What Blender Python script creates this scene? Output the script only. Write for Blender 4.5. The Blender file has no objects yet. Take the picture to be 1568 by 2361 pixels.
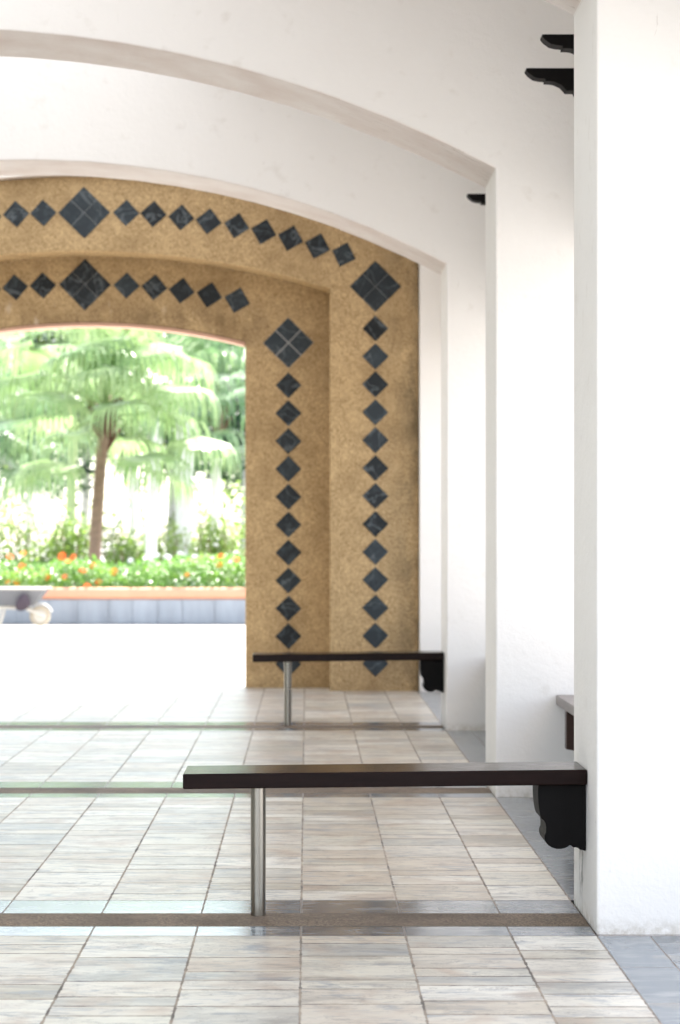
import bpy, bmesh, math, random
from mathutils import Vector, Matrix, noise as mnoise
random.seed(7)
R = math.radians
S = bpy.context.scene

# ------------------------------------------------------------------ camera
H = 1.12            # eye height
FPX = 5300.0        # focal length in the units the photograph was measured in (1568 x 2361)
cam_d = bpy.data.cameras.new('camera'); cam = bpy.data.objects.new('camera', cam_d)
S.collection.objects.link(cam); S.camera = cam
cam.location = (0, 0, H); cam.rotation_euler = (R(90), 0, 0)
cam_d.sensor_width = 36; cam_d.lens = 36 * FPX / 2361
cam_d.shift_x = 0.0331; cam_d.shift_y = 0.0266
cam_d.clip_start = 0.05; cam_d.clip_end = 2000
cam_d.dof.use_dof = True; cam_d.dof.focus_distance = 6.9; cam_d.dof.aperture_fstop = 5.0
cam_d.dof.aperture_blades = 0

# ------------------------------------------------------------------ light
SUN_EL, SUN_AZ = 52, 24       # azimuth clockwise from +Y: beyond the far arch, slightly to the right
w = bpy.data.worlds.new('World'); S.world = w; w.use_nodes = True
nt = w.node_tree; bg = nt.nodes['Background']
sky = nt.nodes.new('ShaderNodeTexSky'); sky.sky_type = 'NISHITA'; sky.sun_disc = False
sky.sun_elevation = R(SUN_EL); sky.sun_rotation = R(SUN_AZ); sky.dust_density = 1.5; sky.air_density = 1.0
hz = nt.nodes.new('ShaderNodeHueSaturation'); hz.inputs['Saturation'].default_value = .50   # thin bright tropical haze
nt.links.new(sky.outputs[0], hz.inputs['Color']); nt.links.new(hz.outputs[0], bg.inputs[0]); bg.inputs[1].default_value = 0.15
sd = bpy.data.lights.new('sun', 'SUN'); sd.energy = 5.0; sd.angle = R(0.5); sd.color = (1, .965, .91)
sun = bpy.data.objects.new('sun', sd); S.collection.objects.link(sun)
az, el = R(SUN_AZ), R(SUN_EL)
dirv = Vector((math.sin(az)*math.cos(el), math.cos(az)*math.cos(el), math.sin(el)))
sun.rotation_euler = dirv.to_track_quat('Z', 'Y').to_euler()
S.view_settings.view_transform = 'Standard'; S.view_settings.look = 'None'
S.view_settings.exposure = 2.17; S.view_settings.gamma = 1
S.render.engine = 'CYCLES'
S.cycles.max_bounces = 10; S.cycles.diffuse_bounces = 7

# ------------------------------------------------------------------ helpers
C = S.collection
def PX(px, py, Y):
    return Vector(((px-706)*Y/FPX, Y, H + (1243-py)*Y/FPX))
def link(name, me, mat=None, parent=None):
    o = bpy.data.objects.new(name, me); C.objects.link(o)
    if mat:
        for m in (mat if isinstance(mat, (list, tuple)) else [mat]): me.materials.append(m)
    if parent: o.parent = parent
    return o
def from_bm(name, bm, mat, parent=None, smooth=False, bevel=0, seg=2):
    bmesh.ops.recalc_face_normals(bm, faces=bm.faces)
    me = bpy.data.meshes.new(name); bm.to_mesh(me); bm.free()
    if smooth:
        for p in me.polygons: p.use_smooth = True
    o = link(name, me, mat, parent)
    if bevel:
        b = o.modifiers.new('bevel', 'BEVEL'); b.width = bevel; b.segments = seg; b.limit_method = 'ANGLE'; b.angle_limit = R(40)
    return o
def from_data(name, vs, fs, mat, parent=None, smooth=False):
    me = bpy.data.meshes.new(name); me.from_pydata(vs, [], fs); me.update()
    if smooth:
        for p in me.polygons: p.use_smooth = True
    return link(name, me, mat, parent)
def tag(o, label=None, cat=None, group=None, kind=None):
    if label: o['label'] = label
    if cat: o['category'] = cat
    if group: o['group'] = group
    if kind: o['kind'] = kind
    return o
def empty(name, loc, label, cat, group=None):
    o = bpy.data.objects.new(name, None); C.objects.link(o); o.location = loc
    o.empty_display_size = .2
    return tag(o, label, cat, group)
def box(bm, x0, x1, y0, y1, z0, z1):
    v = [bm.verts.new(p) for p in ((x0,y0,z0),(x1,y0,z0),(x1,y1,z0),(x0,y1,z0),(x0,y0,z1),(x1,y0,z1),(x1,y1,z1),(x0,y1,z1))]
    for f in ((0,3,2,1),(4,5,6,7),(0,1,5,4),(1,2,6,5),(2,3,7,6),(3,0,4,7)): bm.faces.new([v[i] for i in f])
def prism(bm, pts, y0, y1):
    """outline pts in (x,z) extruded along y"""
    a = [bm.verts.new((x, y0, z)) for x, z in pts]; b = [bm.verts.new((x, y1, z)) for x, z in pts]
    bm.faces.new(a); bm.faces.new(b[::-1])
    n = len(pts)
    for i in range(n): bm.faces.new((a[i], b[i], b[(i+1) % n], a[(i+1) % n]))
def tube(bm, pts, rads, n=12, cap=True):
    rings = []
    for i, p in enumerate(pts):
        p = Vector(p)
        d = (Vector(pts[min(i+1, len(pts)-1)]) - Vector(pts[max(i-1, 0)])).normalized()
        u = d.cross(Vector((0, 1, .01))); 
        if u.length < .05: u = d.cross(Vector((1, 0, 0)))
        u.normalize(); v = d.cross(u)
        rings.append([bm.verts.new(p + (u*math.cos(2*math.pi*k/n) + v*math.sin(2*math.pi*k/n))*rads[i]) for k in range(n)])
    for a, b in zip(rings, rings[1:]):
        for k in range(n): bm.faces.new((a[k], a[(k+1) % n], b[(k+1) % n], b[k]))
    if cap: bm.faces.new(rings[0][::-1]); bm.faces.new(rings[-1])

# ------------------------------------------------------------------ materials
class NT:
    def __init__(s, name):
        s.m = bpy.data.materials.new(name); s.m.use_nodes = True; s.t = s.m.node_tree
        s.b = s.t.nodes['Principled BSDF']; s.out = s.t.nodes['Material Output']
    def n(s, kind, **kw):
        nd = s.t.nodes.new('ShaderNode'+kind)
        for k, v in kw.items():
            if k.startswith('i_'):
                key = k[2:]
                key = int(key) if key.isdigit() else key.replace('_', ' ')
                s.put(nd.inputs[key], v)
            else: setattr(nd, k, v)
        return nd
    def put(s, sock, v):
        if isinstance(v, bpy.types.NodeSocket): s.t.links.new(v, sock)
        elif isinstance(v, bpy.types.Node): s.t.links.new(v.outputs[0], sock)
        else:
            if isinstance(v, (tuple, list)) and len(v) == 3 and sock.type == 'RGBA': v = (*v, 1)
            sock.default_value = v
    def pos(s): return s.n('NewGeometry').outputs['Position']
    def objco(s): return s.n('TexCoord').outputs['Object']
    def noise(s, vec, scale, detail=4, rough=.55, sc=None, dist=0):
        if sc: vec = s.n('Mapping', i_Vector=vec, i_Scale=sc).outputs[0]
        return s.n('TexNoise', i_Vector=vec, i_Scale=scale, i_Detail=detail, i_Roughness=rough, i_Distortion=dist).outputs[0]
    def ramp(s, fac, stops, interp='LINEAR'):
        r = s.n('ValToRGB', i_0=fac); r.color_ramp.interpolation = interp
        e = r.color_ramp.elements
        while len(e) < len(stops): e.new(.5)
        for el_, (p, c) in zip(e, stops):
            el_.position = p; el_.color = (*c, 1) if len(c) == 3 else c
        return r.outputs[0]
    def mask(s, fac, lo, hi): return s.n('MapRange', i_0=fac, i_1=lo, i_2=hi).outputs[0]
    def mix(s, fac, a, b, mode='MIX'):
        m = s.n('Mix', data_type='RGBA', blend_type=mode); s.put(m.inputs[0], fac); s.put(m.inputs[6], a); s.put(m.inputs[7], b)
        return m.outputs[2]
    def math(s, op, a, b=0.0): return s.n('Math', operation=op, i_0=a, i_1=b).outputs[0]
    def bump(s, h, strength=.3, dist=.01, normal=None):
        b = s.n('Bump', i_Height=h, i_Strength=strength, i_Distance=dist)
        if normal is not None: s.put(b.inputs['Normal'], normal)
        return b.outputs[0]
    def set(s, **kw):
        for k, v in kw.items(): s.put(s.b.inputs[k.replace('_', ' ')], v)
        return s.m

def plaster():
    t = NT('white_plaster'); p = t.pos()
    sep = t.n('SeparateXYZ', i_0=p)
    X, Y, Z = sep.outputs
    n1 = t.noise(p, 1.3, 5); n2 = t.noise(p, 9, 4)
    col = t.mix(n1, (.81, .780, .755), (.865, .845, .825))
    col = t.mix(t.mask(n2, .62, .9), col, (.70, .66, .62))
    # scuffs: thin short broken scratches
    sc = t.noise(p, 14, 3, .6, sc=(3.0, 3.0, .7), dist=1.2)
    sc2 = t.noise(p, 1.1, 2)
    scm = t.math('MULTIPLY', t.mask(sc, .715, .76), t.mask(sc2, .52, .62))
    col = t.mix(t.math('MULTIPLY', scm, .55), col, (.30, .25, .20))
    # scraped marks on the underside near arch springing
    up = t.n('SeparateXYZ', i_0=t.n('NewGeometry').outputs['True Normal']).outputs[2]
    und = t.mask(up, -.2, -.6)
    uz = t.math('MULTIPLY', und, t.mask(X, -.4, .6))
    sr = t.noise(p, 9, 4, .7, sc=(1.0, 4.0, 1.0))
    col = t.mix(t.math('MULTIPLY', t.math('MULTIPLY', uz, t.mask(sr, .58, .64)), .75), col, (.22, .18, .13))
    col = t.mix(t.math('MULTIPLY', t.mask(up, -.2, -.6), t.mask(t.noise(p, 3, 4), .0, .7)), col, (.62, .52, .475))  # undersides toned darker beige, standing in for shade and floor bounce
    # dirt along the foot of the walls
    dn = t.noise(p, 30, 4, .7)
    foot = t.math('MULTIPLY', t.mask(Z, .05, 0.0), t.mask(dn, .40, .62))
    col = t.mix(t.math('MULTIPLY', foot, .55), col, (.40, .35, .27))
    # rust/mould streak under the bench bracket on the first pier
    st = t.noise(p, 20, 4, .7, sc=(1, 2.5, .8))
    by = t.math('MULTIPLY', t.mask(Y, 6.83, 6.87), t.mask(Y, 6.97, 6.91))
    bz = t.math('MULTIPLY', t.mask(Z, .27, .20), t.mask(Z, .02, .10))
    bx = t.math('MULTIPLY', t.mask(X, .82, .825), t.mask(X, .84, .83))
    stm = t.math('MULTIPLY', t.math('MULTIPLY', by, bz), t.math('MULTIPLY', bx, t.mask(st, .47, .58)))
    col = t.mix(t.math('MULTIPLY', stm, .85), col, (.12, .11, .12))
    b1 = t.noise(p, 110, 3, .6); b2 = t.noise(p, 32, 4, .6)
    h = t.math('ADD', t.math('ADD', t.math('MULTIPLY', b1, .5), b2), t.math('MULTIPLY', t.noise(p, 5, 3, .5, sc=(1, 1, 1.6)), 2.2))
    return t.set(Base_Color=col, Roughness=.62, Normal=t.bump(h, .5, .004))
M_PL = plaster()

def slate():
    t = NT('slate_tiles'); p = t.pos()
    a = t.n('Attribute', attribute_name='tint'); r, g, b_ = t.n('SeparateColor', i_0=a.outputs['Color']).outputs
    uv = t.n('TexCoord').outputs['UV']
    # per tile offset so that veins break at the joints
    off = t.n('CombineXYZ', i_0=t.math('MULTIPLY', g, 37.0), i_1=t.math('MULTIPLY', b_, 51.0), i_2=t.math('MULTIPLY', r, 13.0)).outputs[0]
    q = t.n('VectorMath', operation='ADD', i_0=p, i_1=off).outputs[0]
    n1 = t.noise(q, 5.5, 6, .62, sc=(.8, 1.25, 1), dist=.8)
    n2 = t.noise(q, 11, 5, .65, sc=(.5, 1.5, 1), dist=1.4)
    n3 = t.noise(q, 3.0, 4, .6, dist=.6)
    base = t.ramp(r, [(0, (.36, .32, .255)), (.2, (.64, .62, .54)), (.42, (.53, .465, .385)), (.6, (.75, .735, .67)), (.8, (.56, .52, .45)), (1, (.40, .41, .39))])
    col = t.mix(t.mask(n1, .50, .80), base, (.72, .69, .60))
    col = t.mix(t.math('MULTIPLY', t.mask(n2, .53, .65), .8), col, (.25, .285, .33))
    col = t.mix(t.math('MULTIPLY', t.mask(n3, .52, .68), .7), col, (.42, .32, .25))
    vein = t.math('ABSOLUTE', t.math('SUBTRACT', t.noise(q, 7, 5, .6, sc=(.5, 1.4, 1), dist=1.2), .5))
    col = t.mix(t.math('MULTIPLY', t.mask(vein, .014, .0), .55), col, (.16, .15, .15))
    lam = t.noise(q, 6, 6, .7, sc=(.5, 1.5, 1), dist=.9)
    col = t.mix(t.math('MULTIPLY', t.mask(lam, .53, .68), .6), col, (.19, .18, .17))
    col = t.mix(t.math('MULTIPLY', t.mask(lam, .47, .30), .5), col, (.73, .70, .59))
    col = t.mix(t.math('MULTIPLY', t.mask(t.math('ABSOLUTE', t.math('SUBTRACT', lam, .53)), .010, .0), .5), col, (.13, .12, .13))
    # joints
    su = t.n('SeparateXYZ', i_0=uv); U, V = su.outputs[0], su.outputs[1]
    sz = t.n('Attribute', attribute_name='size'); sx, sy, _ = t.n('SeparateColor', i_0=sz.outputs['Color']).outputs
    ex = t.math('MULTIPLY', t.math('MINIMUM', U, t.math('SUBTRACT', 1.0, U)), sx)
    ey = t.math('MULTIPLY', t.math('MINIMUM', V, t.math('SUBTRACT', 1.0, V)), sy)
    wob = t.math('MULTIPLY', t.math('SUBTRACT', t.noise(p, 22, 5, .75), .42), .014)
    wobf = t.math('MULTIPLY', t.math('SUBTRACT', t.noise(p, 60, 3, .7), .5), .006)
    ex = t.math('SUBTRACT', t.math('SUBTRACT', ex, wob), wobf)
    ey = t.math('SUBTRACT', t.math('MULTIPLY', t.math('SUBTRACT', ey, wob), .62), .0)
    e = t.math('MINIMUM', ex, ey)
    j = t.mask(e, .0030, .0012)
    gcol = t.mix(t.mask(t.noise(p, 6, 3, .6), .42, .62), (.33, .27, .21), (.08, .068, .062))
    col = t.mix(t.math('MULTIPLY', j, .92), col, gcol)
    # small dark specks
    sp = t.noise(p, 45, 2, .5)
    col = t.mix(t.mask(sp, .77, .80), col, (.08, .07, .07))
    rough = t.math('ADD', t.math('MULTIPLY', t.noise(q, 16, 4, .6), .20), .24)
    rough = t.math('ADD', rough, t.math('MULTIPLY', j, .4))
    h = t.math('SUBTRACT', t.math('ADD', t.math('MULTIPLY', n2, .35), t.math('MULTIPLY', n1, .4)), t.math('MULTIPLY', j, .7))
    return t.set(Base_Color=col, Roughness=rough, Normal=t.bump(h, .16, .003))
M_SL = slate()
def blue_slate():
    t = NT('blue_slate'); p = t.pos()
    a = t.n('Attribute', attribute_name='tint'); r, g, b_ = t.n('SeparateColor', i_0=a.outputs['Color']).outputs
    off = t.n('CombineXYZ', i_0=t.math('MULTIPLY', g, 37.0), i_1=t.math('MULTIPLY', b_, 51.0)).outputs[0]
    q = t.n('VectorMath', operation='ADD', i_0=p, i_1=off).outputs[0]
    n1 = t.noise(q, 9, 5, .6, sc=(.6, 1.6, 1), dist=.7); n2 = t.noise(q, 4, 4)
    col = t.mix(r, (.10, .125, .155), (.19, .225, .26))
    col = t.mix(t.mask(n1, .48, .7), col, (.32, .34, .355))
    col = t.mix(t.mask(n2, .58, .75), col, (.36, .34, .30))
    uv = t.n('TexCoord').outputs['UV']; su = t.n('SeparateXYZ', i_0=uv); U, V = su.outputs[0], su.outputs[1]
    sz = t.n('Attribute', attribute_name='size'); sx, sy, _ = t.n('SeparateColor', i_0=sz.outputs['Color']).outputs
    ex = t.math('MULTIPLY', t.math('MINIMUM', U, t.math('SUBTRACT', 1.0, U)), sx)
    ey = t.math('MULTIPLY', t.math('MINIMUM', V, t.math('SUBTRACT', 1.0, V)), sy)
    wob = t.math('MULTIPLY', t.math('SUBTRACT', t.noise(p, 25, 4, .7), .45), .006)
    e = t.math('SUBTRACT', t.math('MINIMUM', ex, ey), wob)
    j = t.mask(e, .0030, .0014)
    col = t.mix(t.math('MULTIPLY', j, .85), col, (.20, .16, .13))
    rough = t.math('ADD', t.math('MULTIPLY', t.noise(q, 20, 3), .12), .10)
    return t.set(Base_Color=col, Roughness=t.math('ADD', rough, t.math('MULTIPLY', j, .4)), Normal=t.bump(t.math('SUBTRACT', t.math('MULTIPLY', n1, .4), t.math('MULTIPLY', j, .6)), .12, .003))
M_BS = blue_slate()
def pebble(name, c1, c2, c3, scale=260, bump=.6, stain=False):
    t = NT(name); p = t.pos()
    v = t.n('TexVoronoi', i_Vector=p, i_Scale=scale); vc = t.n('SeparateColor', i_0=v.outputs['Color']).outputs[0]
    col = t.ramp(vc, [(0, c3), (.35, c1), (.75, c2), (1, tuple(min(1, x*1.35) for x in c2))])
    n = t.noise(p, 2.2, 6, .62)
    col = t.mix(t.mask(n, .38, .68), col, c3, 'MIX') if not stain else t.mix(t.math('MULTIPLY', t.mask(n, .48, .70), .55), col, c3)
    n5 = t.noise(p, 7.5, 5, .65)
    col = t.mix(t.math('MULTIPLY', t.mask(n5, .50, .72), .45), col, tuple(min(1, x*1.25) for x in c2))
    if stain:
        X, Y, Z = t.n('SeparateXYZ', i_0=p).outputs
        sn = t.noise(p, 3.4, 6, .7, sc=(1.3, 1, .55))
        # weathered, rain stained outer margin of the panel
        em = t.math('MULTIPLY', t.mask(X, .50, .83), t.mask(sn, .38, .60))
        col = t.mix(t.math('MULTIPLY', em, .75), col, (.10, .075, .045))
        # damp band above the inner opening, lime runs beneath the tiles
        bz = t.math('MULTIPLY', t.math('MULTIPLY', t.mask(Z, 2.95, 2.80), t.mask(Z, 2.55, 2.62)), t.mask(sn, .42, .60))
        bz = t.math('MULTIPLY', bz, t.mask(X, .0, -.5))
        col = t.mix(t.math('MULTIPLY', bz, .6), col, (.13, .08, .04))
        ln = t.noise(p, 9, 4, .7, sc=(1.0, 1, .28))
        lz = t.math('MULTIPLY', t.math('MULTIPLY', t.mask(Z, 2.93, 2.88), t.mask(Z, 2.60, 2.66)), t.mask(ln, .60, .67))
        lz = t.math('MULTIPLY', lz, t.mask(X, -.9, -1.2))
        col = t.mix(t.math('MULTIPLY', lz, .7), col, (.55, .44, .33))
    return t.set(Base_Color=col, Roughness=.8 if stain else .6, IOR=1.3, Normal=t.bump(v.outputs['Distance'], bump if stain else .2, .003))
M_TAN = pebble('ochre_pebble_render', (.40, .275, .14), (.48, .345, .19), (.22, .14, .065), 150, .4, True)
M_BAND = pebble('brown_pebble_strip', (.155, .11, .075), (.24, .185, .135), (.07, .05, .035), 230, .8)
def simple(name, col, rough=.6, metal=0, var=.15, scale=8, bumps=.1, bd=.003, sc=None, ior=1.45):
    t = NT(name); p = t.objco()
    n = t.noise(p, scale, 5, .6, sc=sc)
    c = t.mix(n, tuple(x*(1-var) for x in col), tuple(min(1, x*(1+var)) for x in col))
    t.set(Base_Color=c, Roughness=t.math('ADD', t.math('MULTIPLY', t.noise(p, scale*3, 3), .12), rough-.06), Metallic=metal, IOR=ior)
    if bumps: t.set(Normal=t.bump(t.noise(p, scale*6, 3, sc=sc), bumps, bd))
    return t.m
M_WOOD = simple('dark_lacquered_wood', (.011, .0048, .0042), .22, var=.6, scale=6, bumps=.22, bd=.0015, ior=1.2, sc=(.6, 6, 6))
M_WOODB = simple('black_carved_wood', (.0035, .0028, .0028), .6, ior=1.22, var=.4, scale=10, bumps=.15, bd=.002)
M_WOODR = simple('red_brown_wood', (.045, .020, .014), .35, var=.4, scale=8, bumps=.12, bd=.002, sc=(1, .4, 4))
M_STEEL = simple('brushed_steel', (.33, .305, .27), .27, 1, .08, .8, 0)
M_SEAT2 = simple('weathered_grey_wood', (.23, .20, .19), .38, var=.35, scale=7, bumps=.25, bd=.003, sc=(5, .5, 5))
M_CONC = simple('pale_concrete', (.40, .385, .365), .8, var=.10, scale=.7, bumps=.2)
M_CLAD = simple('blue_grey_slate_cladding', (.29, .32, .355), .65, var=.40, scale=3.0, bumps=.3, sc=(1.6, 1, .35))
M_TERRA = simple('terracotta_coping', (.66, .31, .19), .6, var=.12, scale=4)
M_LAWN = simple('lawn_grass', (.10, .15, .05), .9, var=.4, scale=3)
M_SAGE = simple('sage_bounce_tint', (.42, .46, .39), .7)
M_SOIL = simple('soil', (.08, .06, .04), .9)
M_CREAM = simple('cream_paint', (.62, .58, .50), .5, var=.08)
M_GREYP = simple('grey_tray', (.15, .15, .155), .5, var=.12)
M_SACK = simple('dark_cloth', (.060, .045, .055), .9, var=.3)
M_RUB = simple('cream_tyre', (.50, .43, .32), .7)
M_GREYM = simple('grey_weathered_metal', (.20, .19, .185), .5)
M_BARK = simple('palm_bark', (.23, .155, .11), .9, var=.4, scale=5, bumps=.6, bd=.02, sc=(1, 1, 5))
M_BARKP = simple('pale_bark', (.62, .62, .58), .85, var=.2, scale=4, bumps=.4, bd=.01, sc=(1, 1, 4))
M_BARKM = simple('grey_brown_bark', (.34, .30, .24), .85, var=.3, scale=4, bumps=.4, bd=.01)
M_BARKG = simple('green_bark', (.34, .42, .20), .8, var=.2, scale=4, bumps=.3, bd=.01)
M_FIB = simple('brown_fibre', (.105, .050, .032), .95, var=.5, scale=12, bumps=.7, bd=.02)
def leafm(name, c1, c2, tr=.45, sc=1.5, rough=.42):
    t = NT(name); p = t.pos()
    n = t.noise(p, sc, 3); n2 = t.noise(p, sc*9, 2)
    c = t.mix(t.mask(n, .35, .65), c1, c2)
    c = t.mix(t.math('MULTIPLY', n2, .35), c, tuple(x*.55 for x in c1))
    t.set(Base_Color=c, Roughness=rough)
    tb = t.n('BsdfTranslucent', i_Color=c); mx = t.n('MixShader', i_0=tr, i_1=t.b.outputs[0], i_2=tb.outputs[0])
    t.t.links.new(mx.outputs[0], t.out.inputs[0]); return t.m
M_PALM = leafm('palm_leaf', (.22, .36, .12), (.40, .52, .25), .35, rough=.36)
M_PALM2 = leafm('far_palm_leaf', (.12, .24, .10), (.24, .36, .17), .35, rough=.38)
M_BED = leafm('bed_leaf', (.13, .30, .05), (.27, .44, .09), .4, 1.2)
M_TREE = leafm('tree_leaf', (.020, .075, .045), (.05, .125, .05), .3, .5)
M_TREE2 = leafm('light_tree_leaf', (.19, .30, .06), (.32, .43, .11), .55, .5)
M_ORANGE = simple('orange_petals', (.85, .19, .03), .6, var=.15, bumps=0)
M_YEL = simple('yellow_petals', (.85, .36, .04), .6, var=.15, bumps=0)
M_WHITEP = simple('white_petals', (.80, .80, .78), .6, var=.05, bumps=0)

# ------------------------------------------------------------------ setting: floors
A0, PER, THK = 6.53, 3.48, .56          # first arch face, arch spacing, arch thickness
ARCH = [A0 + PER*k for k in range(-1, 3)]      # one behind/over the camera, three in view
XP, XC = .827, -1.64                    # right pier face, centre line of the passage
XL = 2*XC - XP
XO = 1.50; XOL = 2*XC - XO              # outer faces
ENDY = A0 + PER*3                       # the ochre wall, 16.97

def tile_sheet(name, cells, mat, z, label=None):
    vs, fs, uvs, tints, sizes = [], [], [], [], []
    for (x0, x1, y0, y1) in cells:
        i = len(vs); vs += [(x0,y0,z),(x1,y0,z),(x1,y1,z),(x0,y1,z)]; fs.append((i,i+1,i+2,i+3))
        c = (random.random(), random.random(), random.random(), 1)
        uvs += [(0,0),(1,0),(1,1),(0,1)]; tints += [c]*4; sizes += [(x1-x0, y1-y0, 0, 1)]*4
    me = bpy.data.meshes.new(name); me.from_pydata(vs, [], fs)
    uv = me.uv_layers.new(name='UVMap')
    for k, u in enumerate(uvs): uv.data[k].uv = u
    for nm, dat in (('tint', tints), ('size', sizes)):
        at = me.color_attributes.new(nm, 'FLOAT_COLOR', 'CORNER')
        for k, c in enumerate(dat): at.data[k].color = c
    o = link(name, me, mat); return tag(o, kind='structure')

XS = [-.016 + .2985*k for k in range(-14, 3)] + [.822]
XS = [x for x in XS if x > XL] ; XS = [XL] + XS
main, blue = [], []
bays = [(-3.6, ARCH[0]-.04), (ARCH[0]+.60, ARCH[1]-.04), (ARCH[1]+.60, ARCH[2]-.04), (ARCH[2]+.60, ARCH[3]-.04), (ARCH[3]+.60, ENDY+.6)]
for (y0, y1) in bays:
    for x0, x1 in zip(XS, XS[1:]):
        n = round((y1-y0)/.305); ys = [y0+(y1-y0)*k/n for k in range(n+1)]
        sh = random.uniform(-.05, .05)
        ys = [ys[0]] + [y + sh*(.3 if False else 1) + random.uniform(-.012, .012) for y in ys[1:-1]] + [ys[-1]]
        # some tiles are split in two across
        y2 = []
        for a, b in zip(ys, ys[1:]):
            y2.append(a)
            if random.random() < .5: y2.append(a + (b-a)*random.choice((.5, .36, .62)))
        y2.append(ys[-1])
        for a, b in zip(y2, y2[1:]): main.append((x0, x1, a, b))
    # blue slate margins outside the pier line
    for (xa, xb, xc) in ((.822, .972, XO+.25), (XL, XL-.15, XOL-.25)):
        n = round((y1-y0)/.46)
        for k in range(n):
            a, b = y0+(y1-y0)*k/n, y0+(y1-y0)*(k+1)/n
            blue.append((min(xa, xb), max(xa, xb), a, b)); 
        n2 = 2
        for q in range(n2):
            xa2, xb2 = xb+(xc-xb)*q/n2, xb+(xc-xb)*(q+1)/n2
            n = round((y1-y0)/.39)
            for k in range(n):
                a, b = y0+(y1-y0)*k/n, y0+(y1-y0)*(k+1)/n
                blue.append((min(xa2, xb2), max(xa2, xb2), a, b))
bands = []
for ya in ARCH:
    for x0, x1 in zip(XS, XS[1:]):
        blue.append((x0, x1, ya-.04, ya+.12)); blue.append((x0, x1, ya+.35, ya+.60))
    bands.append((XL, XS[-1], ya+.12, ya+.35))
floor = tile_sheet('floor', main, M_SL, 0.0)
margin = tile_sheet('floor_margin', blue, M_BS, 0.0)
bm = bmesh.new()
for b_ in bands:
    v = [bm.verts.new((x, y, .0005)) for x, y in ((b_[0], b_[2]), (b_[1], b_[2]), (b_[1], b_[3]), (b_[0], b_[3]))]; bm.faces.new(v)
o = from_bm('floor_strips', bm, M_BAND); tag(o, kind='structure')
bm = bmesh.new(); v = [bm.verts.new(p) for p in ((-400,-60,-.012),(400,-60,-.012),(400,900,-.012),(-400,900,-.012))]; bm.faces.new(v)
tag(from_bm('ground', bm, M_CONC), kind='structure')

# ------------------------------------------------------------------ arches
ZS, ZCR, ZTOP = 2.735, 3.345, 4.25
def arc_pts(xc, hw, zs, zc, n=21):
    rise = zc-zs; rad = (hw*hw+rise*rise)/(2*rise); a = math.asin(hw/rad)
    return [(xc+rad*math.sin(a-2*a*i/n), zc-rad+rad*math.cos(a-2*a*i/n)) for i in range(n+1)]   # right to left
labels = ['white plastered arch over the viewer, nearest of the arches',
          'white plastered arch pier at right carrying the near dark bench',
          'white plastered arch between the two benches, with black corbels above its right pier',
          'white plastered arch carrying the far dark bench, just before the ochre wall']
for i, ya in enumerate(ARCH):
    pts = [(XO, -.01), (XO, ZTOP), (XOL, ZTOP), (XOL, -.01), (XL, -.01)] + arc_pts(XC, XP-XC, ZS, ZCR)[::-1] + [(XP, -.01)]
    bm = bmesh.new(); prism(bm, pts, ya, ya+THK)
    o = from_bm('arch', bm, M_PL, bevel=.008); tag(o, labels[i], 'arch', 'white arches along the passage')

LPX0, LPX1 = -3.7, -.7
# roof slab (not in view, shades the passage) and side beams
bm = bmesh.new(); box(bm, XOL-.5, XO+1.75, .8, ENDY+.45, ZTOP+.002, ZTOP+.25)
bmesh.ops.delete(bm, geom=bm.faces[:], context='FACES')
box(bm, XOL-.5, LPX0, .8, ENDY+.45, ZTOP+.002, ZTOP+.25); box(bm, LPX1, XO+1.75, .8, ENDY+.45, ZTOP+.002, ZTOP+.25)
tag(from_bm('ceiling', bm, M_PL), kind='structure')
bm = bmesh.new(); v = [bm.verts.new(p) for p in ((LPX0-.05,.8,ZTOP+.26),(LPX1+.05,.8,ZTOP+.26),(LPX1+.05,ENDY+.45,ZTOP+.26),(LPX0-.05,ENDY+.45,ZTOP+.26))]; bm.faces.new(v)
tk = NT('added_panel_translucent'); tb = tk.n('BsdfTranslucent', i_Color=(.27, .275, .28, 1)); tk.t.links.new(tb.outputs[0], tk.out.inputs[0])
tag(from_bm('added_light_panel', bm, tk.m), kind='structure')  # unseen translucent panel, added to top-light the arch faces
bm = bmesh.new()
box(bm, 1.28, 1.497, A0-PER+THK+.002, A0-.002, 2.38, ZTOP)
for k in range(0, 3): box(bm, 1.28, 1.497, A0+PER*k+THK+.002, A0+PER*(k+1)-.002, 2.38, ZTOP)
o = from_bm('side_beam', bm, M_PL, bevel=.006); tag(o, 'white plastered beam over the open right side behind the corbels', 'beam')
bm = bmesh.new(); box(bm, XOL+.003, XOL+.22, A0-PER+THK+.002, ENDY-.002, -.01, ZTOP)
for k in range(4):
    pass
o = from_bm('side_wall', bm, M_SAGE); tag(o, 'unseen wall closing the left side of the passage, tinted sage to tone bounce light', 'wall')  # out of view; grey-green tint chosen to dim light bounced onto the piers
# low walls under the side benches
for k, lab in ((0, 'low white wall under the slatted seat between the first and second piers'), (1, 'low white wall between the second and third piers on the right'), (2, 'low white wall between the third pier and ochre wall on the right')):
    bm = bmesh.new(); box(bm, 1.40, 1.497, A0+PER*k+THK+.002, A0+PER*(k+1)-.002, -.01, .395)
    o = from_bm('low_wall', bm, M_PL, bevel=.006); tag(o, lab, 'wall')

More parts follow.
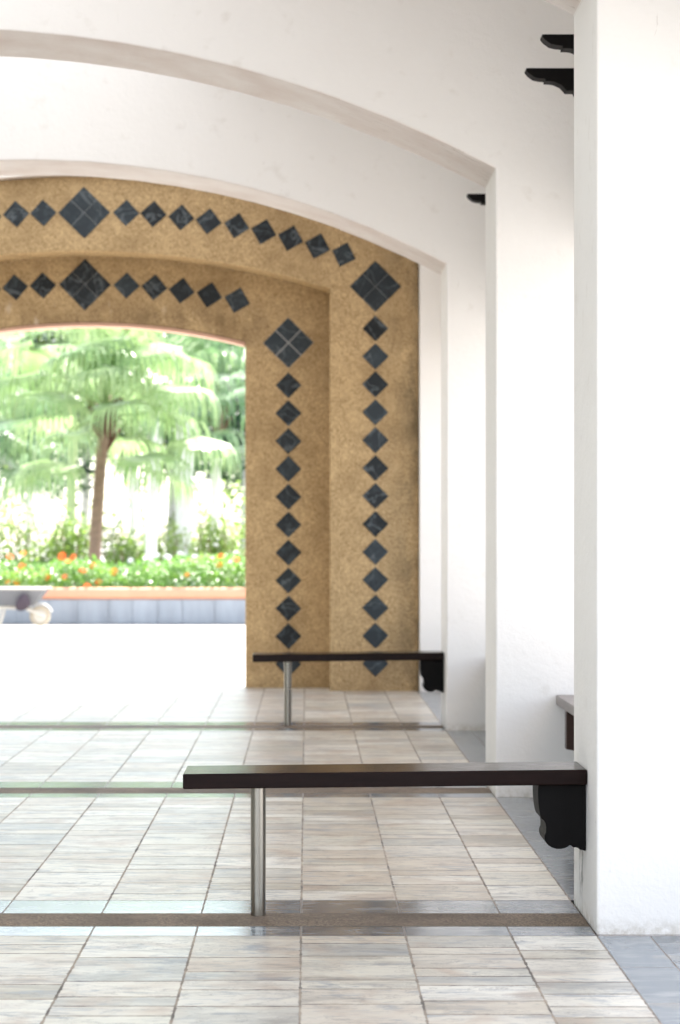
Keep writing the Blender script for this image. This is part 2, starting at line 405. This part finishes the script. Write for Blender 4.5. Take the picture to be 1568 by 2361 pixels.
# ------------------------------------------------------------------ ochre end wall
endw = empty('ochre_arch_wall', (XC, ENDY, 0), 'ochre pebble-rendered stepped archway inlaid with chains of dark slate diamonds', 'archway')
def loc(o): o.location = -Vector(endw.location); return o
def archpanel(name, x_out, z_out, hw_in, zs, zc, y0, y1, mat, outer_arc=None, bev=.006):
    if outer_arc: top = arc_pts(XC, outer_arc[0], outer_arc[1], outer_arc[2])
    else: top = [(XC+x_out, z_out), (XC-x_out, z_out)]
    pts = [(XC+x_out, -.01)] + top + [(XC-x_out, -.01), (XC-hw_in, -.01)] + arc_pts(XC, hw_in, zs, zc)[::-1] + [(XC+hw_in, -.01)]
    bm = bmesh.new(); prism(bm, pts, y0, y1)
    return loc(from_bm(name, bm, mat, endw, bevel=bev))
RC = .36
Zc1 = PX(0, 406, ENDY).z
archpanel('outer_panel', 2.475, 0, .173-XC, PX(0, 664, ENDY).z, PX(0, 578, ENDY).z, ENDY, ENDY+RC, M_TAN, (2.475, Zc1-.52, Zc1))
archpanel('inner_panel', 2.475, 3.3, -.462-XC, PX(0, 788, ENDY+RC).z, PX(0, 743, ENDY+RC).z, ENDY+RC+.002, ENDY+.55, M_TAN)
# white wall round it
pts = [(XO+1.7, -.01), (XO+1.7, ZTOP), (XOL, ZTOP), (XOL, -.01), (XC-2.478, -.01)] + arc_pts(XC, 2.478, Zc1-.517, Zc1+.003)[::-1] + [(XC+2.478, -.01)]  # right end widened out of view to block a stray sun patch
bm = bmesh.new(); prism(bm, pts, ENDY-.085, ENDY+.5)
o = from_bm('end_wall', bm, M_PL, bevel=.006); tag(o, 'white plastered wall framing the ochre archway at the far end', 'wall')
# clay coloured lining under the inner arch
ap = arc_pts(XC, -.465-XC, PX(0, 788, ENDY+RC).z-.003, PX(0, 743, ENDY+RC).z-.003)
bm = bmesh.new(); pr = [bm.verts.new((x, y, z)) for x, z in ap for y in (ENDY+RC-.003, ENDY+.555)] 
for i in range(len(ap)-1): bm.faces.new((pr[2*i], pr[2*i+1], pr[2*i+3], pr[2*i+2]))
o = from_bm('arch_lining', bm, simple('pink_lining', (.55, .33, .24), .7), endw); loc(o)
sol = o.modifiers.new('solidify', 'SOLIDIFY'); sol.thickness = .022

def inlaym():
    t = NT('black_slate_inlay'); p = t.pos(); rnd = t.n('ObjectInfo').outputs['Random']
    q = t.n('VectorMath', operation='ADD', i_0=p, i_1=t.n('CombineXYZ', i_0=t.math('MULTIPLY', rnd, 40.0), i_2=t.math('MULTIPLY', rnd, 17.0)).outputs[0]).outputs[0]
    c = t.mix(rnd, (.008, .010, .012), (.028, .038, .047))
    n = t.noise(q, 14, 6, .65, dist=1.0)
    c = t.mix(t.math('MULTIPLY', t.mask(n, .48, .72), .8), c, (.06, .075, .088))
    v = t.math('ABSOLUTE', t.math('SUBTRACT', t.noise(q, 4, 3, .5, dist=.8), .5))
    c = t.mix(t.math('MULTIPLY', t.mask(v, .018, 0), .6), c, (.14, .16, .175))
    return t.set(Base_Color=c, Roughness=.5, IOR=1.33, Normal=t.bump(n, .3, .003))
M_INL = inlaym()
M_GROUT = simple('pale_grout', (.36, .35, .34), .8)
YO, YI = ENDY-.004, ENDY+RC-.002
def diamond(cx, cz, half, ang, y, big=False):
    """a square tile standing on its corner; half = half diagonal"""
    bm = bmesh.new()
    def sq(ox, oz, hd):
        a = [bm.verts.new((ox+hd*math.cos(t_), 0, oz+hd*math.sin(t_))) for t_ in (0, math.pi/2, math.pi, -math.pi/2)]
        b = [bm.verts.new((p.co.x, .012, p.co.z)) for p in a]
        bm.faces.new(a); bm.faces.new(b[::-1])
        for i in range(4): bm.faces.new((a[i], b[i], b[(i+1) % 4], a[(i+1) % 4]))
    if big:
        h2 = half/2 - (.0055 if cz < 2.75 and cx < .2 and cx > -1 else .0018)
        for ox, oz in ((half/2, 0), (-half/2, 0), (0, half/2), (0, -half/2)): sq(ox, oz, h2)
    else: sq(0, 0, half)
    o = from_bm('large_diamond_inlay' if big else 'diamond_inlay', bm, M_INL, endw)
    o.location = Vector((cx, y, cz)) - endw.location; o.rotation_euler = (0, -ang, 0)
    if big:
        bm = bmesh.new(); h = half*.985
        v = [bm.verts.new(p) for p in ((h,0,0),(0,0,h),(-h,0,0),(0,0,-h))]; bm.faces.new(v)
        g = from_bm('grout', bm, M_GROUT, o); g.location = (0, .0022, 0)
    return o
def chain(pts, y, half, mirror=True):
    for (px, py, ang, big) in pts:
        p = PX(px, py, y); h = half*(1.97 if big else 1)*random.uniform(.985, 1.01)
        an = ang + random.uniform(-.02, .02)
        diamond(p.x, p.z, h, an, y, big)
        xm = PX(194.5, 0, y).x
        if mirror and abs(p.x-xm) > .05: diamond(2*xm-p.x, p.z, h, -an, y, big)
up = [(193, 490, 0, True), (290, 490.5, -.03, False), (353, 493, -.06, False), (417, 501, -.10, False), (480, 510, -.14, False), (545, 520, -.19, False),
      (607, 534, -.23, False), (669, 549, -.26, False), (731, 567, -.30, False), (793, 587, -.34, False), (867, 660, 0, True)]
up += [(867, 757+64.4*k, 0, False) for k in range(13)]
chain(up, YO, .098)
lo = [(195, 656, 0, True), (291, 658, -.03, False), (355, 662, -.08, False), (418, 670, -.14, False), (482, 680, -.2, False), (546, 692, -.26, False), (664, 790, 0, True)]
lo += [(664, 888+64.3*k, 0, False) for k in range(11)]
chain(lo, YI, .0995)

# ------------------------------------------------------------------ benches across the arches
def bench(x0, y0, legx, label, n_):
    """seat runs from x0 to the pier face; y0 = seat's near edge"""
    b = empty('bench', (XP, y0+.13, 0), label, 'bench', 'dark wooden benches across the arches')
    L = lambda o: (setattr(o, 'location', (-b.location[0], -b.location[1], 0)), o)[1]
    d, zt, th = .25, .445, .045
    bm = bmesh.new(); x1 = XP-.002; n = 12
    rows = []
    for i in range(n+1):
        x = x0 + (x1-x0)*i/n; dz = -.013*(x1-x)/(x1-x0)
        rows.append([bm.verts.new((x, y, zt+dz+z)) for y, z in ((y0, -th), (y0+d, -th), (y0+d, 0), (y0, 0))])
    for a, c in zip(rows, rows[1:]):
        for k in range(4): bm.faces.new((a[k], a[(k+1) % 4], c[(k+1) % 4], c[k]))
    bm.faces.new(rows[0][::-1]); bm.faces.new(rows[-1])
    L(from_bm('seat', bm, M_WOOD, b, bevel=.004, seg=3))
    bm = bmesh.new(); tube(bm, [(legx, y0+.11, .001), (legx, y0+.11, .20), (legx, y0+.11, zt-th-.011)], [.0225]*3, 32)
    for f in bm.faces: f.smooth = len(f.verts) == 4
    leg = L(from_bm('leg', bm, M_STEEL, b)); 
    caps = {tuple(sorted(k)) for p in leg.data.polygons if len(p.vertices) > 4 for k in p.edge_keys}
    for p in leg.data.polygons: p.use_smooth = len(p.vertices) == 4
    for e_ in leg.data.edges: e_.use_edge_sharp = tuple(sorted(e_.vertices)) in caps
    # carved bracket against the pier
    prof = [(655,990),(654,1060),(656,1110),(661,1150),(668,1190),(676,1212),(690,1222),(702,1240),(707,1268),(706,1300),(697,1322),(697,1345),(705,1368),(722,1388),
            (745,1402),(775,1411),(805,1411),(830,1406),(850,1396),(862,1384),(874,1392),(884,1402),(902,1400),(916,1405),(930,1416),(948,1418),(966,1426),(966,990)]
    k = .000449; pts = [(XP-.002-(966-px)*k, zt-th-.0035-(py-990)*k) for px, py in prof]
    bm = bmesh.new(); prism(bm, pts, y0+.035, y0+.205)
    L(from_bm('bracket', bm, M_WOODB, b, bevel=.003))
    return b
bench(-.363, 6.735, -.144, 'dark wooden plank bench nearest the viewer, one steel leg and carved wall bracket', 0)
bench(-.323, 13.70, -.113, 'small-looking far dark plank bench standing before the ochre wall', 1)

# ------------------------------------------------------------------ side seats on the right
side_lab = ['grey weathered wooden side seat with dark bracket behind the near pier', 'weathered wooden side seat hidden behind the second pier']
for k in range(2):
    ya, yb = A0+PER*k+THK+.004, A0+PER*(k+1)-.004
    b = empty('side_seat', (1.30, (ya+yb)/2, 0), side_lab[k], 'bench')
    oo = -Vector(b.location)
    bm = bmesh.new()
    for j in range(2): box(bm, 1.09+j*.205, 1.09+j*.205+.202, ya, yb, .400, .443)
    o = from_bm('seat', bm, M_SEAT2, b, bevel=.004); o.location = oo
    for yy in (ya+.3, (ya+yb)/2, yb-.33):
        prof = [(1.094, .398), (1.094, .238), (1.13, .232), (1.17, .20), (1.24, .19), (1.30, .15), (1.398, .14), (1.398, .398)]
        bm = bmesh.new(); prism(bm, prof, yy-.03, yy+.03)
        o = from_bm('bracket', bm, M_WOODR, b, bevel=.002); o.location = oo

# ------------------------------------------------------------------ corbels on the right beam
cp = [(0,0),(0,-.008),(.012,-.022),(.033,-.037),(.055,-.0425),(.080,-.0445),(.079,-.054),(.100,-.0545),(.118,-.057),(.145,-.069),(.158,-.082),(.168,-.094),(.20,-.094),(.205,-.105),(.245,-.12),(.30,-.15),(.36,-.155),(.36,0)]
cor_lab = {(0, 3): 'larger-looking black carved timber corbel, lower of the pair at upper right', (0, 2): 'black carved timber corbel, upper of the pair at upper right',
           (1, 3): 'small black timber corbel seen beside the second pier top'}
def corbel_mesh():
    bm = bmesh.new(); prism(bm, [(x, z) for x, z in cp], -.04, .04)
    bmesh.ops.recalc_face_normals(bm, faces=bm.faces)
    me = bpy.data.meshes.new('corbel'); bm.to_mesh(me); bm.free(); me.materials.append(M_WOODB); return me
cme = corbel_mesh()
for bay in range(0, 2):
    for j in range(4):
        y = 9.60 - .64*(3-j) + PER*bay
        o = bpy.data.objects.new('corbel', cme); C.objects.link(o); o.location = (.918, y, 3.08)
        bv = o.modifiers.new('bevel', 'BEVEL'); bv.width = .002; bv.segments = 2
        tag(o, cor_lab.get((bay, j), 'black carved timber corbel, %s in its row between the %s piers' % (('nearest', 'second nearest', 'third nearest', 'farthest')[j], ('first two', 'second and third')[bay])), 'corbel', 'timber corbels along the right beam')

# ------------------------------------------------------------------ planter
PY = 30.6
pl = empty('planter', (-3, PY, 0), 'long low planter clad in blue-grey slate with terracotta coping beyond the arch', 'planter')
po = -Vector(pl.location)
bm = bmesh.new(); box(bm, -16, 8, PY, PY+.18, -.01, .318)
# cladding stones as slightly uneven slabs
x = -16
while x < 8:
    wd = random.uniform(.25, .5); dd = random.uniform(.008, .025)
    box(bm, x+.004, x+wd-.004, PY-dd, PY-.001, .0, .314); x += wd
o = from_bm('slate_wall', bm, M_CLAD, pl); o.location = po
bm = bmesh.new(); box(bm, -16, 8, PY-.05, PY+.22, .32, .475)
o = from_bm('coping', bm, M_TERRA, pl, bevel=.06, seg=4); o.location = po
bm = bmesh.new(); box(bm, -16, 8, PY+.185, PY+3.2, -.01, .36); o = from_bm('soil', bm, M_SOIL, pl); o.location = po
bm = bmesh.new(); box(bm, -16, 8, PY+3.205, PY+3.35, -.01, .45); o = from_bm('back_wall', bm, M_CLAD, pl); o.location = po

def leaf_quads(centres, size, up=.4, mat=None, name='x', parent=None, aspect=.5):
    vs, fs = [], []
    for c in centres:
        s = size*random.uniform(.6, 1.3)
        a = random.uniform(0, 2*math.pi); e = random.uniform(-.5, 1.0)
        d = Vector((math.cos(a)*math.cos(e), math.sin(a)*math.cos(e), math.sin(e)))
        sd_ = d.cross(Vector((random.uniform(-.4,.4), random.uniform(-.4,.4), 1))).normalized()
        n_ = sd_.cross(d)*.12*s
        i = len(vs)
        vs += [tuple(c), tuple(c+d*s*.5+sd_*s*aspect*.5-n_), tuple(c+d*s), tuple(c+d*s*.5-sd_*s*aspect*.5-n_)]
        fs.append((i, i+1, i+2, i+3))
    return from_data(name, vs, fs, mat, parent)
cs = []
def bedh(x, y):
    v = mnoise.noise(Vector((x*.55, y*.8, 3))) 
    h = .34 + .20*v + .10*mnoise.noise(Vector((x*2.1, y*2, 7)))
    t_ = min(1, max(0, (x+2.6)/1.2)); h += .16*t_
    dip = math.exp(-((x+2.45)/.42)**2); h -= .12*dip
    return max(.14, h)
for _ in range(26000):
    x = random.uniform(-8, 3); y = PY+random.uniform(.15, 2.2)
    h = bedh(x, y); z = .38 + h*(1-random.random()**1.6)
    cs.append(Vector((x, y, z)))
o = leaf_quads(cs, .085, mat=M_BED, name='bedding_plants'); tag(o, 'bright green leafy bedding plants filling the planter', 'plants', kind='stuff')

def flower_mesh(mat, r):
    bm = bmesh.new()
    for lay, (rr, zz, n) in enumerate(((r, 0, 11), (r*.72, r*.18, 9), (r*.42, r*.34, 7))):
        for k in range(n):
            a = 2*math.pi*(k+.3*lay)/n; w_ = .30
            p = [bm.verts.new((rr*q*math.cos(a+t_), rr*q*math.sin(a+t_), zz+dz)) for q, t_, dz in ((.12, 0, 0), (.75, w_, r*.12), (1, 0, r*.02), (.75, -w_, r*.12))]
            bm.faces.new(p)
    me = bpy.data.meshes.new('bloom'); bm.to_mesh(me); bm.free(); me.materials.append(mat); return me
def stem_mesh():
    bm = bmesh.new(); tube(bm, [(0,0,-.3), (.01,0,-.15), (0,0,0)], [.006]*3, 6)
    me = bpy.data.meshes.new('stem'); bm.to_mesh(me); bm.free(); me.materials.append(M_BED); return me
FM = {'o': flower_mesh(M_ORANGE, .06), 'y': flower_mesh(M_YEL, .055), 'w': flower_mesh(M_WHITEP, .06)}; SM = stem_mesh()
fl = [(50,1305,'o','biggest orange bloom near the left edge'),(22,1283,'o','orange bloom at the upper left edge'),(52,1276,'y','yellow-orange bloom above the big left one'),
      (108,1330,'o','orange bloom low between the left edge and palm trunk'),(148,1330,'o','deep orange bloom low, left of the palm trunk'),(168,1284,'o','orange bloom of the high trio left of the trunk'),
      (142,1282,'o','leftmost orange bloom of the high trio left of the trunk'),(155,1293,'y','yellow bloom lowest of the high trio left of the trunk'),(190,1316,'o','orange bloom just below the palm trunk foot'),
      (212,1303,'o','orange bloom right at the palm trunk foot'),(226,1342,'o','small orange bloom just above the coping right of the trunk'),(200,1352,'o','red-orange bloom hanging on the terracotta coping'),
      (262,1318,'y','single pale orange bloom right of the palm trunk'),(38,1342,'y','yellow-orange bloom above the wheelbarrow'),(17,1342,'y','yellow-orange bloom above the coping at the left edge'),
      (508,1282,'o','orange bloom high near the right edge of the opening'),(545,1290,'o','large orange bloom beside the ochre wall edge'),(505,1302,'y','yellow bloom under the high orange one at right'),(430,1325,'y','lone yellow bloom deep in the right hand foliage'),
      (300,1292,'w','leftmost white bloom of the back row'),(335,1288,'w','white bloom second from left in the back row'),(360,1282,'w','white bloom third from left in the back row'),(385,1284,'w','white bloom in the middle of the back row'),
      (415,1280,'w','highest white bloom of the back row'),(450,1283,'w','white bloom second from right in the back row'),(490,1287,'w','rightmost white bloom of the back row')]
for (px, py, k, lab) in fl:
    Y = PY+.12+random.random()*.35 if k != 'w' else PY+1.6
    p = PX(px, py, Y)
    e_ = empty('flower', p, lab, 'flower', {'o': 'orange blooms in the planter', 'y': 'yellow blooms in the planter', 'w': 'white blooms in the planter'}[k])
    bl = bpy.data.objects.new('bloom', FM[k]); C.objects.link(bl); bl.parent = e_
    bl.rotation_euler = (R(random.uniform(35, 75)), 0, random.uniform(-.5, .5)); bl.scale = [random.uniform(.8, 1.15)]*3
    st_ = bpy.data.objects.new('stem', SM); C.objects.link(st_); st_.parent = e_

# ------------------------------------------------------------------ palms
def fan_leaf(vs, fs, base, d, size, droop, n=21, roll=.7, wk=.020):
    """one costapalmate fan: leaflets radiate about direction d from base, tips hanging down"""
    d = d.normalized(); side = d.cross(Vector((0, 0, 1)))
    if side.length < .1: side = Vector((1, 0, 0))
    side.normalize(); upv = side.cross(d).normalized()
    ro = random.uniform(-roll, roll); side, upv = side*math.cos(ro)+upv*math.sin(ro), upv*math.cos(ro)-side*math.sin(ro)
    spread = R(112)
    for k in range(n):
        a = -spread + 2*spread*k/(n-1)
        ld = (d*math.cos(a) + side*math.sin(a) + upv*.10*math.cos(a*2)).normalized()
        L = size*(1-.28*abs(a)/spread)*random.uniform(.88, 1.08)
        wd = size*wk
        p = Vector(base); cur = ld.copy(); wv = ld.cross(upv).normalized()
        segs = 8; prev = None
        for s_ in range(segs+1):
            t_ = s_/segs
            ww = wd*(.35+1.3*t_ if t_ < .5 else 1.0*(1-t_)*2+.05)
            i = len(vs); vs.append(tuple(p+wv*ww)); vs.append(tuple(p-wv*ww))
            if prev is not None: fs.append((prev, prev+1, i+1, i))
            prev = i
            g = droop*(4.6*max(0, t_-.34))
            cur = (cur*(1) + Vector((0, 0, -g*1.1))).normalized()
            p = p + cur*L/segs
def palm(name, base, trunk_top, tr, crown_r, nleaf, leaf, droop, mat, bark, label, group, lean=(0, 0), skirt=True, seed=1, low=-.55, extra=None):
    random.seed(seed)
    t = empty(name, base, label, 'palm tree', group)
    H_ = trunk_top-base[2]
    pts = [Vector((lean[0]*(q/8)**1.5, lean[1]*(q/8)**1.5, H_*q/8)) for q in range(9)]
    bm = bmesh.new()
    rr = [tr*(1.25 if q == 0 else 1.0-.12*q/8)*random.uniform(.95, 1.06) for q in range(9)]
    tube(bm, pts, rr, 14); o = from_bm('trunk', bm, bark, t, smooth=True)
    top = pts[-1]
    if skirt:
        bm = bmesh.new()
        for q in range(16):
            a = random.uniform(0, 6.28); z0 = random.uniform(-.60, .05)
            p0 = top+Vector((0, 0, z0)); p1 = p0+Vector((math.cos(a)*tr*1.6, math.sin(a)*tr*1.6, .22)); p2 = p1+Vector((math.cos(a)*tr*1.1, math.sin(a)*tr*1.1, .10))
            tube(bm, [p0, p1, p2], [tr*.6, tr*.55, tr*.15], 7)
        from_bm('fibre_skirt', bm, M_FIB, t, smooth=True)
    bm = bmesh.new(); vs, fs = [], []
    for q in range(nleaf):
        a = q*2.399+random.uniform(-.3, .3); fr = q/(nleaf-1)
        e = math.asin(min(.98, max(-.9, low+(1.45-0)*fr*.98))) if True else 0
        e = min(1.35, max(-.60, e+random.uniform(-.38, .32)))
        d = Vector((math.cos(a)*math.cos(e), math.sin(a)*math.cos(e), math.sin(e)))
        pl_ = crown_r*random.uniform(.30, .78)
        p0 = top+Vector((0, 0, .05+.25*fr)); p1 = p0+d*pl_*.55; p2 = p0+d*pl_+Vector((0, 0, -.10*pl_*math.cos(e)))
        tube(bm, [p0, p1, p2], [.018, .013, .010], 5)
        dd = (p2-p1).normalized()+Vector((0, 0, -.25))
        fan_leaf(vs, fs, p2, dd, leaf*random.uniform(.62, 1.0), droop*random.uniform(.7, 1.5))
    for (hx, hy, dep, L, rl) in (extra or []):          # fronds whose place in the crown the photograph shows clearly
        hub = PX(hx, hy, base[1]-dep)-Vector(base)
        out = hub-(top+Vector((0, 0, .1))); out.z = 0
        d = out.normalized()*.8+Vector((0, -.35 if dep > 0 else .2, -.30))
        p1 = (top+hub)*.5+Vector((0, 0, .22)); tube(bm, [top, p1, hub], [.018, .013, .010], 5)
        fan_leaf(vs, fs, hub, d, L*1.12, 1.15, n=32, roll=.25, wk=.0215)
    from_bm('leaf_stalks', bm, mat, t)
    from_data('crown', vs, fs, mat, t)
    return t
G = 'fan palms beyond the arch'
def palm_at(px, Y, crown_py, **kw):
    p = PX(px, 1243, Y); zt = PX(px, crown_py, Y).z
    return palm('fan_palm', (p.x, Y, 0), zt, **kw)
palm_at(213, 35.5, 960, tr=.10, crown_r=1.8, nleaf=15, leaf=1.3, droop=1.1, low=.35,
        extra=[(275,926,.9,.98,0),(155,996,.7,.95,0),(336,1048,.5,1.15,0),(78,1090,.2,1.0,0),(400,884,.4,1.2,0),(180,806,.6,1.15,0),(325,798,.5,1.2,0),(46,866,.3,1.2,0),
               (78,802,-.2,1.2,0),(240,780,.2,1.1,0),(272,842,.6,1.05,0),(128,905,.7,1.1,0),(385,945,-.3,1.1,0),(110,960,-.5,1.0,0),(395,820,-.4,1.2,0),(215,850,.9,.9,0),(385,1090,.3,1.1,0),(125,1065,.6,1.0,0),(300,1010,-.4,1.1,0),(445,1010,.1,1.1,0)], mat=M_PALM, bark=M_BARK, lean=(.19, 0), seed=3,
        label='fan palm with straight brown trunk and drooping fronds, centre of the arch view', group=G)
palm_at(490, 40, 940, tr=.09, crown_r=1.9, extra=[(480,998,.8,1.2,0),(545,1030,.3,1.1,0),(430,950,.5,1.1,0),(530,900,.4,1.2,0),(470,860,.3,1.2,0)], low=.2, nleaf=14, leaf=1.4, droop=.8, mat=M_PALM2, bark=M_BARKP, lean=(.1, 0), seed=11,
        label='fan palm half hidden by the ochre wall at the right of the opening', group=G)
palm_at(-25, 39, 1000, tr=.10, crown_r=1.9, extra=[(20,968,.6,1.2,0),(45,1080,.4,1.15,0),(70,1010,.1,1.1,0),(30,890,-.2,1.2,0)], nleaf=20, leaf=1.4, droop=.8, mat=M_PALM2, bark=M_BARKM, lean=(-.2, 0), seed=23,
        label='fan palm at the left edge with low hanging dark fronds', group=G)
palm_at(345, 46, 860, tr=.12, crown_r=2.2, nleaf=24, leaf=1.3, droop=.8, mat=M_PALM, bark=M_BARKP, lean=(.2, 0), seed=31,
        label='fan palm farther back with pale trunk, right of the brown-trunked palm', group=G)
palm_at(424, 52, 800, tr=.20, crown_r=2.6, nleaf=32, leaf=1.6, droop=.36, mat=M_PALM2, bark=M_BARKP, lean=(0, 0), seed=37, skirt=False,
        label='tall palm far back with broad whitish trunk', group=G)
palm_at(160, 50, 850, tr=.11, crown_r=2.4, nleaf=32, leaf=1.6, droop=.38, mat=M_PALM, bark=M_BARKG, lean=(.1, 0), seed=41,
        label='fan palm far back with greenish trunk, just left of the brown trunk', group=G)

# ------------------------------------------------------------------ broadleaf trees far back
def tree(px, Y, top_py, cr, label, mat, n=9500, seed=5, leaf=.27, low=.3):
    random.seed(seed)
    b = PX(px, 1243, Y); zt = PX(px, top_py, Y).z
    t = empty('broadleaf_tree', (b.x, Y, 0), label, 'tree', 'broadleaf trees behind the palms')
    bm = bmesh.new(); hh = zt*.55
    tube(bm, [(0,0,0), (.1,0,hh*.5), (.05,.1,hh)], [.15, .12, .08], 10)
    cl = []
    for q in range(26):
        a = random.uniform(0, 6.28); rad = cr*math.sqrt(random.random())*.85
        z = zt*(low+(.93-low)*random.random()); rad *= math.sqrt(max(.1, 1-((z/zt-.62)/.5)**2))
        cl.append((Vector((math.cos(a)*rad, math.sin(a)*rad, z)), random.uniform(.5, 1.0)*cr*.34))
        if q < 9: tube(bm, [(.06, .05, hh*random.uniform(.5, .95)), tuple(cl[-1][0]*.6+Vector((0,0,z*.35))), tuple(cl[-1][0])], [.09, .06, .02], 6)
    from_bm('trunk', bm, M_BARKP, t, smooth=True)
    cc = []
    for _ in range(n):
        c, r_ = random.choice(cl); v = Vector([random.gauss(0, 1) for _ in range(3)]).normalized()*r_*(random.random()**.45)
        v.z *= .75; cc.append(c+v)
    leaf_quads(cc, leaf, mat=mat, name='crown', parent=t, aspect=.6)
tree(-40, 60, 520, 4.6, 'dark green broadleaf tree at upper left behind the palms', M_TREE, seed=51)
tree(190, 66, 480, 5.2, 'pale green broadleaf tree behind the middle palm', M_TREE2, seed=52)
tree(390, 62, 500, 4.8, 'dark broadleaf tree between the middle and right palms', M_TREE, seed=53)
tree(560, 58, 520, 4.8, 'dark broadleaf tree at right, partly behind the ochre wall', M_TREE, seed=54)
tree(300, 84, 800, 5.5, 'very distant low pale tree filling the gap right of the brown trunk', M_TREE2, seed=57, low=.04, n=2200)
tree(60, 88, 820, 5.5, 'very distant low pale tree at the left of the opening', M_TREE2, seed=58, low=.04, n=2000)
tree(800, 64, 620, 4.2, 'broadleaf tree hidden behind the ochre wall', M_TREE2, seed=55)
# low shrubs behind the planter
def shrub(px, Y, h, w_, mat, label, seed):
    random.seed(seed); b = PX(px, 1243, Y)
    t = empty('shrub', (b.x, Y, 0), label, 'shrub', 'shrubs on the lawn edge behind the planter')
    bm = bmesh.new()
    for q in range(6):
        a = q*1.05; tube(bm, [(0,0,0), (math.cos(a)*w_*.2, math.sin(a)*w_*.2, h*.4), (math.cos(a)*w_*.35, math.sin(a)*w_*.35, h*.75)], [.03, .02, .01], 5)
    from_bm('stem', bm, M_BARK, t)
    cc = []
    for _ in range(900):
        v = Vector([random.gauss(0, 1) for _ in range(3)]).normalized()*(random.random()**.4)
        cc.append(Vector((v.x*w_*.5, v.y*w_*.5, h*.55+v.z*h*.45)))
    leaf_quads(cc, .13, mat=mat, name='foliage', parent=t)
shrub(165, 41, 1.7, .9, M_TREE2, 'tall pale green shrub left of the brown palm trunk', 61)
shrub(545, 42, 2.2, 1.6, M_TREE2, 'yellow-green shrub against the right edge of the opening', 62)
shrub(20, 43, 1.9, 1.3, M_TREE2, 'yellow-green shrub at the left edge behind the planter', 63)
shrub(500, 38, 1.5, .8, M_TREE2, 'shrub beneath the right palm', 64)

shrub(300, 47, 1.2, 1.0, M_TREE2, 'small light green shrub right of the brown palm trunk', 65)
shrub(385, 50, 1.5, 1.3, M_TREE2, 'light green shrub between the pale palm trunks', 66)
shrub(105, 52, 1.1, 1.2, M_TREE2, 'distant light shrub left of the brown palm trunk', 67)
shrub(255, 60, 1.5, 1.4, M_TREE2, 'distant shrub just right of the brown palm trunk', 68)
shrub(440, 56, 2.0, 1.4, M_TREE2, 'distant light shrub beside the broad whitish trunk', 69)

# ------------------------------------------------------------------ wheelbarrow, far left in front of the planter
wb = PX(60, 1444, 29.5); WX, WY = wb.x, 29.55
t = empty('wheelbarrow', (WX, WY, 0), 'pale wheelbarrow parked before the slate planter at the left edge', 'wheelbarrow')
bm = bmesh.new()
lo_ = [(-.52, -.22, .27), (.10, -.22, .27), (.10, .22, .27), (-.52, .22, .27)]; hi_ = [(-.72, -.31, .49), (.27, -.31, .49), (.27, .31, .49), (-.72, .31, .49)]
a = [bm.verts.new(p) for p in lo_]; b = [bm.verts.new(p) for p in hi_]
bm.faces.new(a)
for i in range(4): bm.faces.new((a[i], a[(i+1) % 4], b[(i+1) % 4], b[i]))
o = from_bm('tray', bm, M_GREYP, t); sl_ = o.modifiers.new('solidify', 'SOLIDIFY'); sl_.thickness = .012
bm = bmesh.new()
tube(bm, [(hi_[i % 4][0], hi_[i % 4][1], .492) for i in range(5)], [.014]*5, 8); from_bm('rim', bm, M_CREAM, t)
for s_ in (-1, 1):
    bm = bmesh.new(); tube(bm, [(.24, s_*.06, .13), (0, s_*.14, .235), (-.6, s_*.24, .26), (-1.15, s_*.27, .42)], [.018]*4, 8); from_bm('handle', bm, M_CREAM, t)
    bm = bmesh.new(); tube(bm, [(-.30, s_*.2, .26), (-.38, s_*.22, .0), (-.50, s_*.22, .0), (-.56, s_*.2, .26)], [.014]*4, 8); from_bm('leg', bm, M_CREAM, t)
wh = bpy.data.objects.new('wheel', None); C.objects.link(wh); wh.parent = t; wh.location = (.17, 0, .135)
bpy.data.objects.remove(wh)
bm = bmesh.new(); rg = []
for k in range(28):
    A = 2*math.pi*k/28
    rg.append([bm.verts.new((.17+(.108+.026*math.cos(B))*math.cos(A), .026*math.sin(B), .135+(.108+.026*math.cos(B))*math.sin(A))) for B in [2*math.pi*j/10 for j in range(10)]])
for k in range(28):
    for j in range(10): bm.faces.new((rg[k][j], rg[k][(j+1) % 10], rg[(k+1) % 28][(j+1) % 10], rg[(k+1) % 28][j]))
wheel = from_bm('wheel', bm, M_RUB, t, smooth=True)
bm = bmesh.new(); tube(bm, [(.17, -.02, .135), (.17, .02, .135)], [.085, .085], 20); from_bm('rim', bm, M_CREAM, wheel)
bm = bmesh.new(); pts = []
for k in range(9):
    A = R(20)+R(140)*k/8; pts.append((.17+.165*math.cos(A), .135+.165*math.sin(A)))
pts2 = [(.17+(p[0]-.17)*.93, .135+(p[1]-.135)*.93) for p in pts][::-1]
prism(bm, pts+pts2, -.04, .04); from_bm('mudguard', bm, M_CREAM, t)
# dark sack slung over the barrow's near side
bm = bmesh.new()
bmesh.ops.create_icosphere(bm, subdivisions=3, radius=1)
for v in bm.verts:
    v.co = Vector((v.co.x*.085*(1.15-.3*v.co.z), v.co.y*.06, v.co.z*.11))
    v.co += Vector((mnoise.noise(v.co*14)*.014, mnoise.noise(v.co*14+Vector((5,5,5)))*.014, v.co.x*.25))
o = from_bm('sack', bm, M_SACK, smooth=True); o.location = (PX(52, 1388, 29.2).x, WY-.35, PX(52, 1388, 29.2).z)
tag(o, 'small dark cloth sack hanging on the side of the wheelbarrow', 'sack')
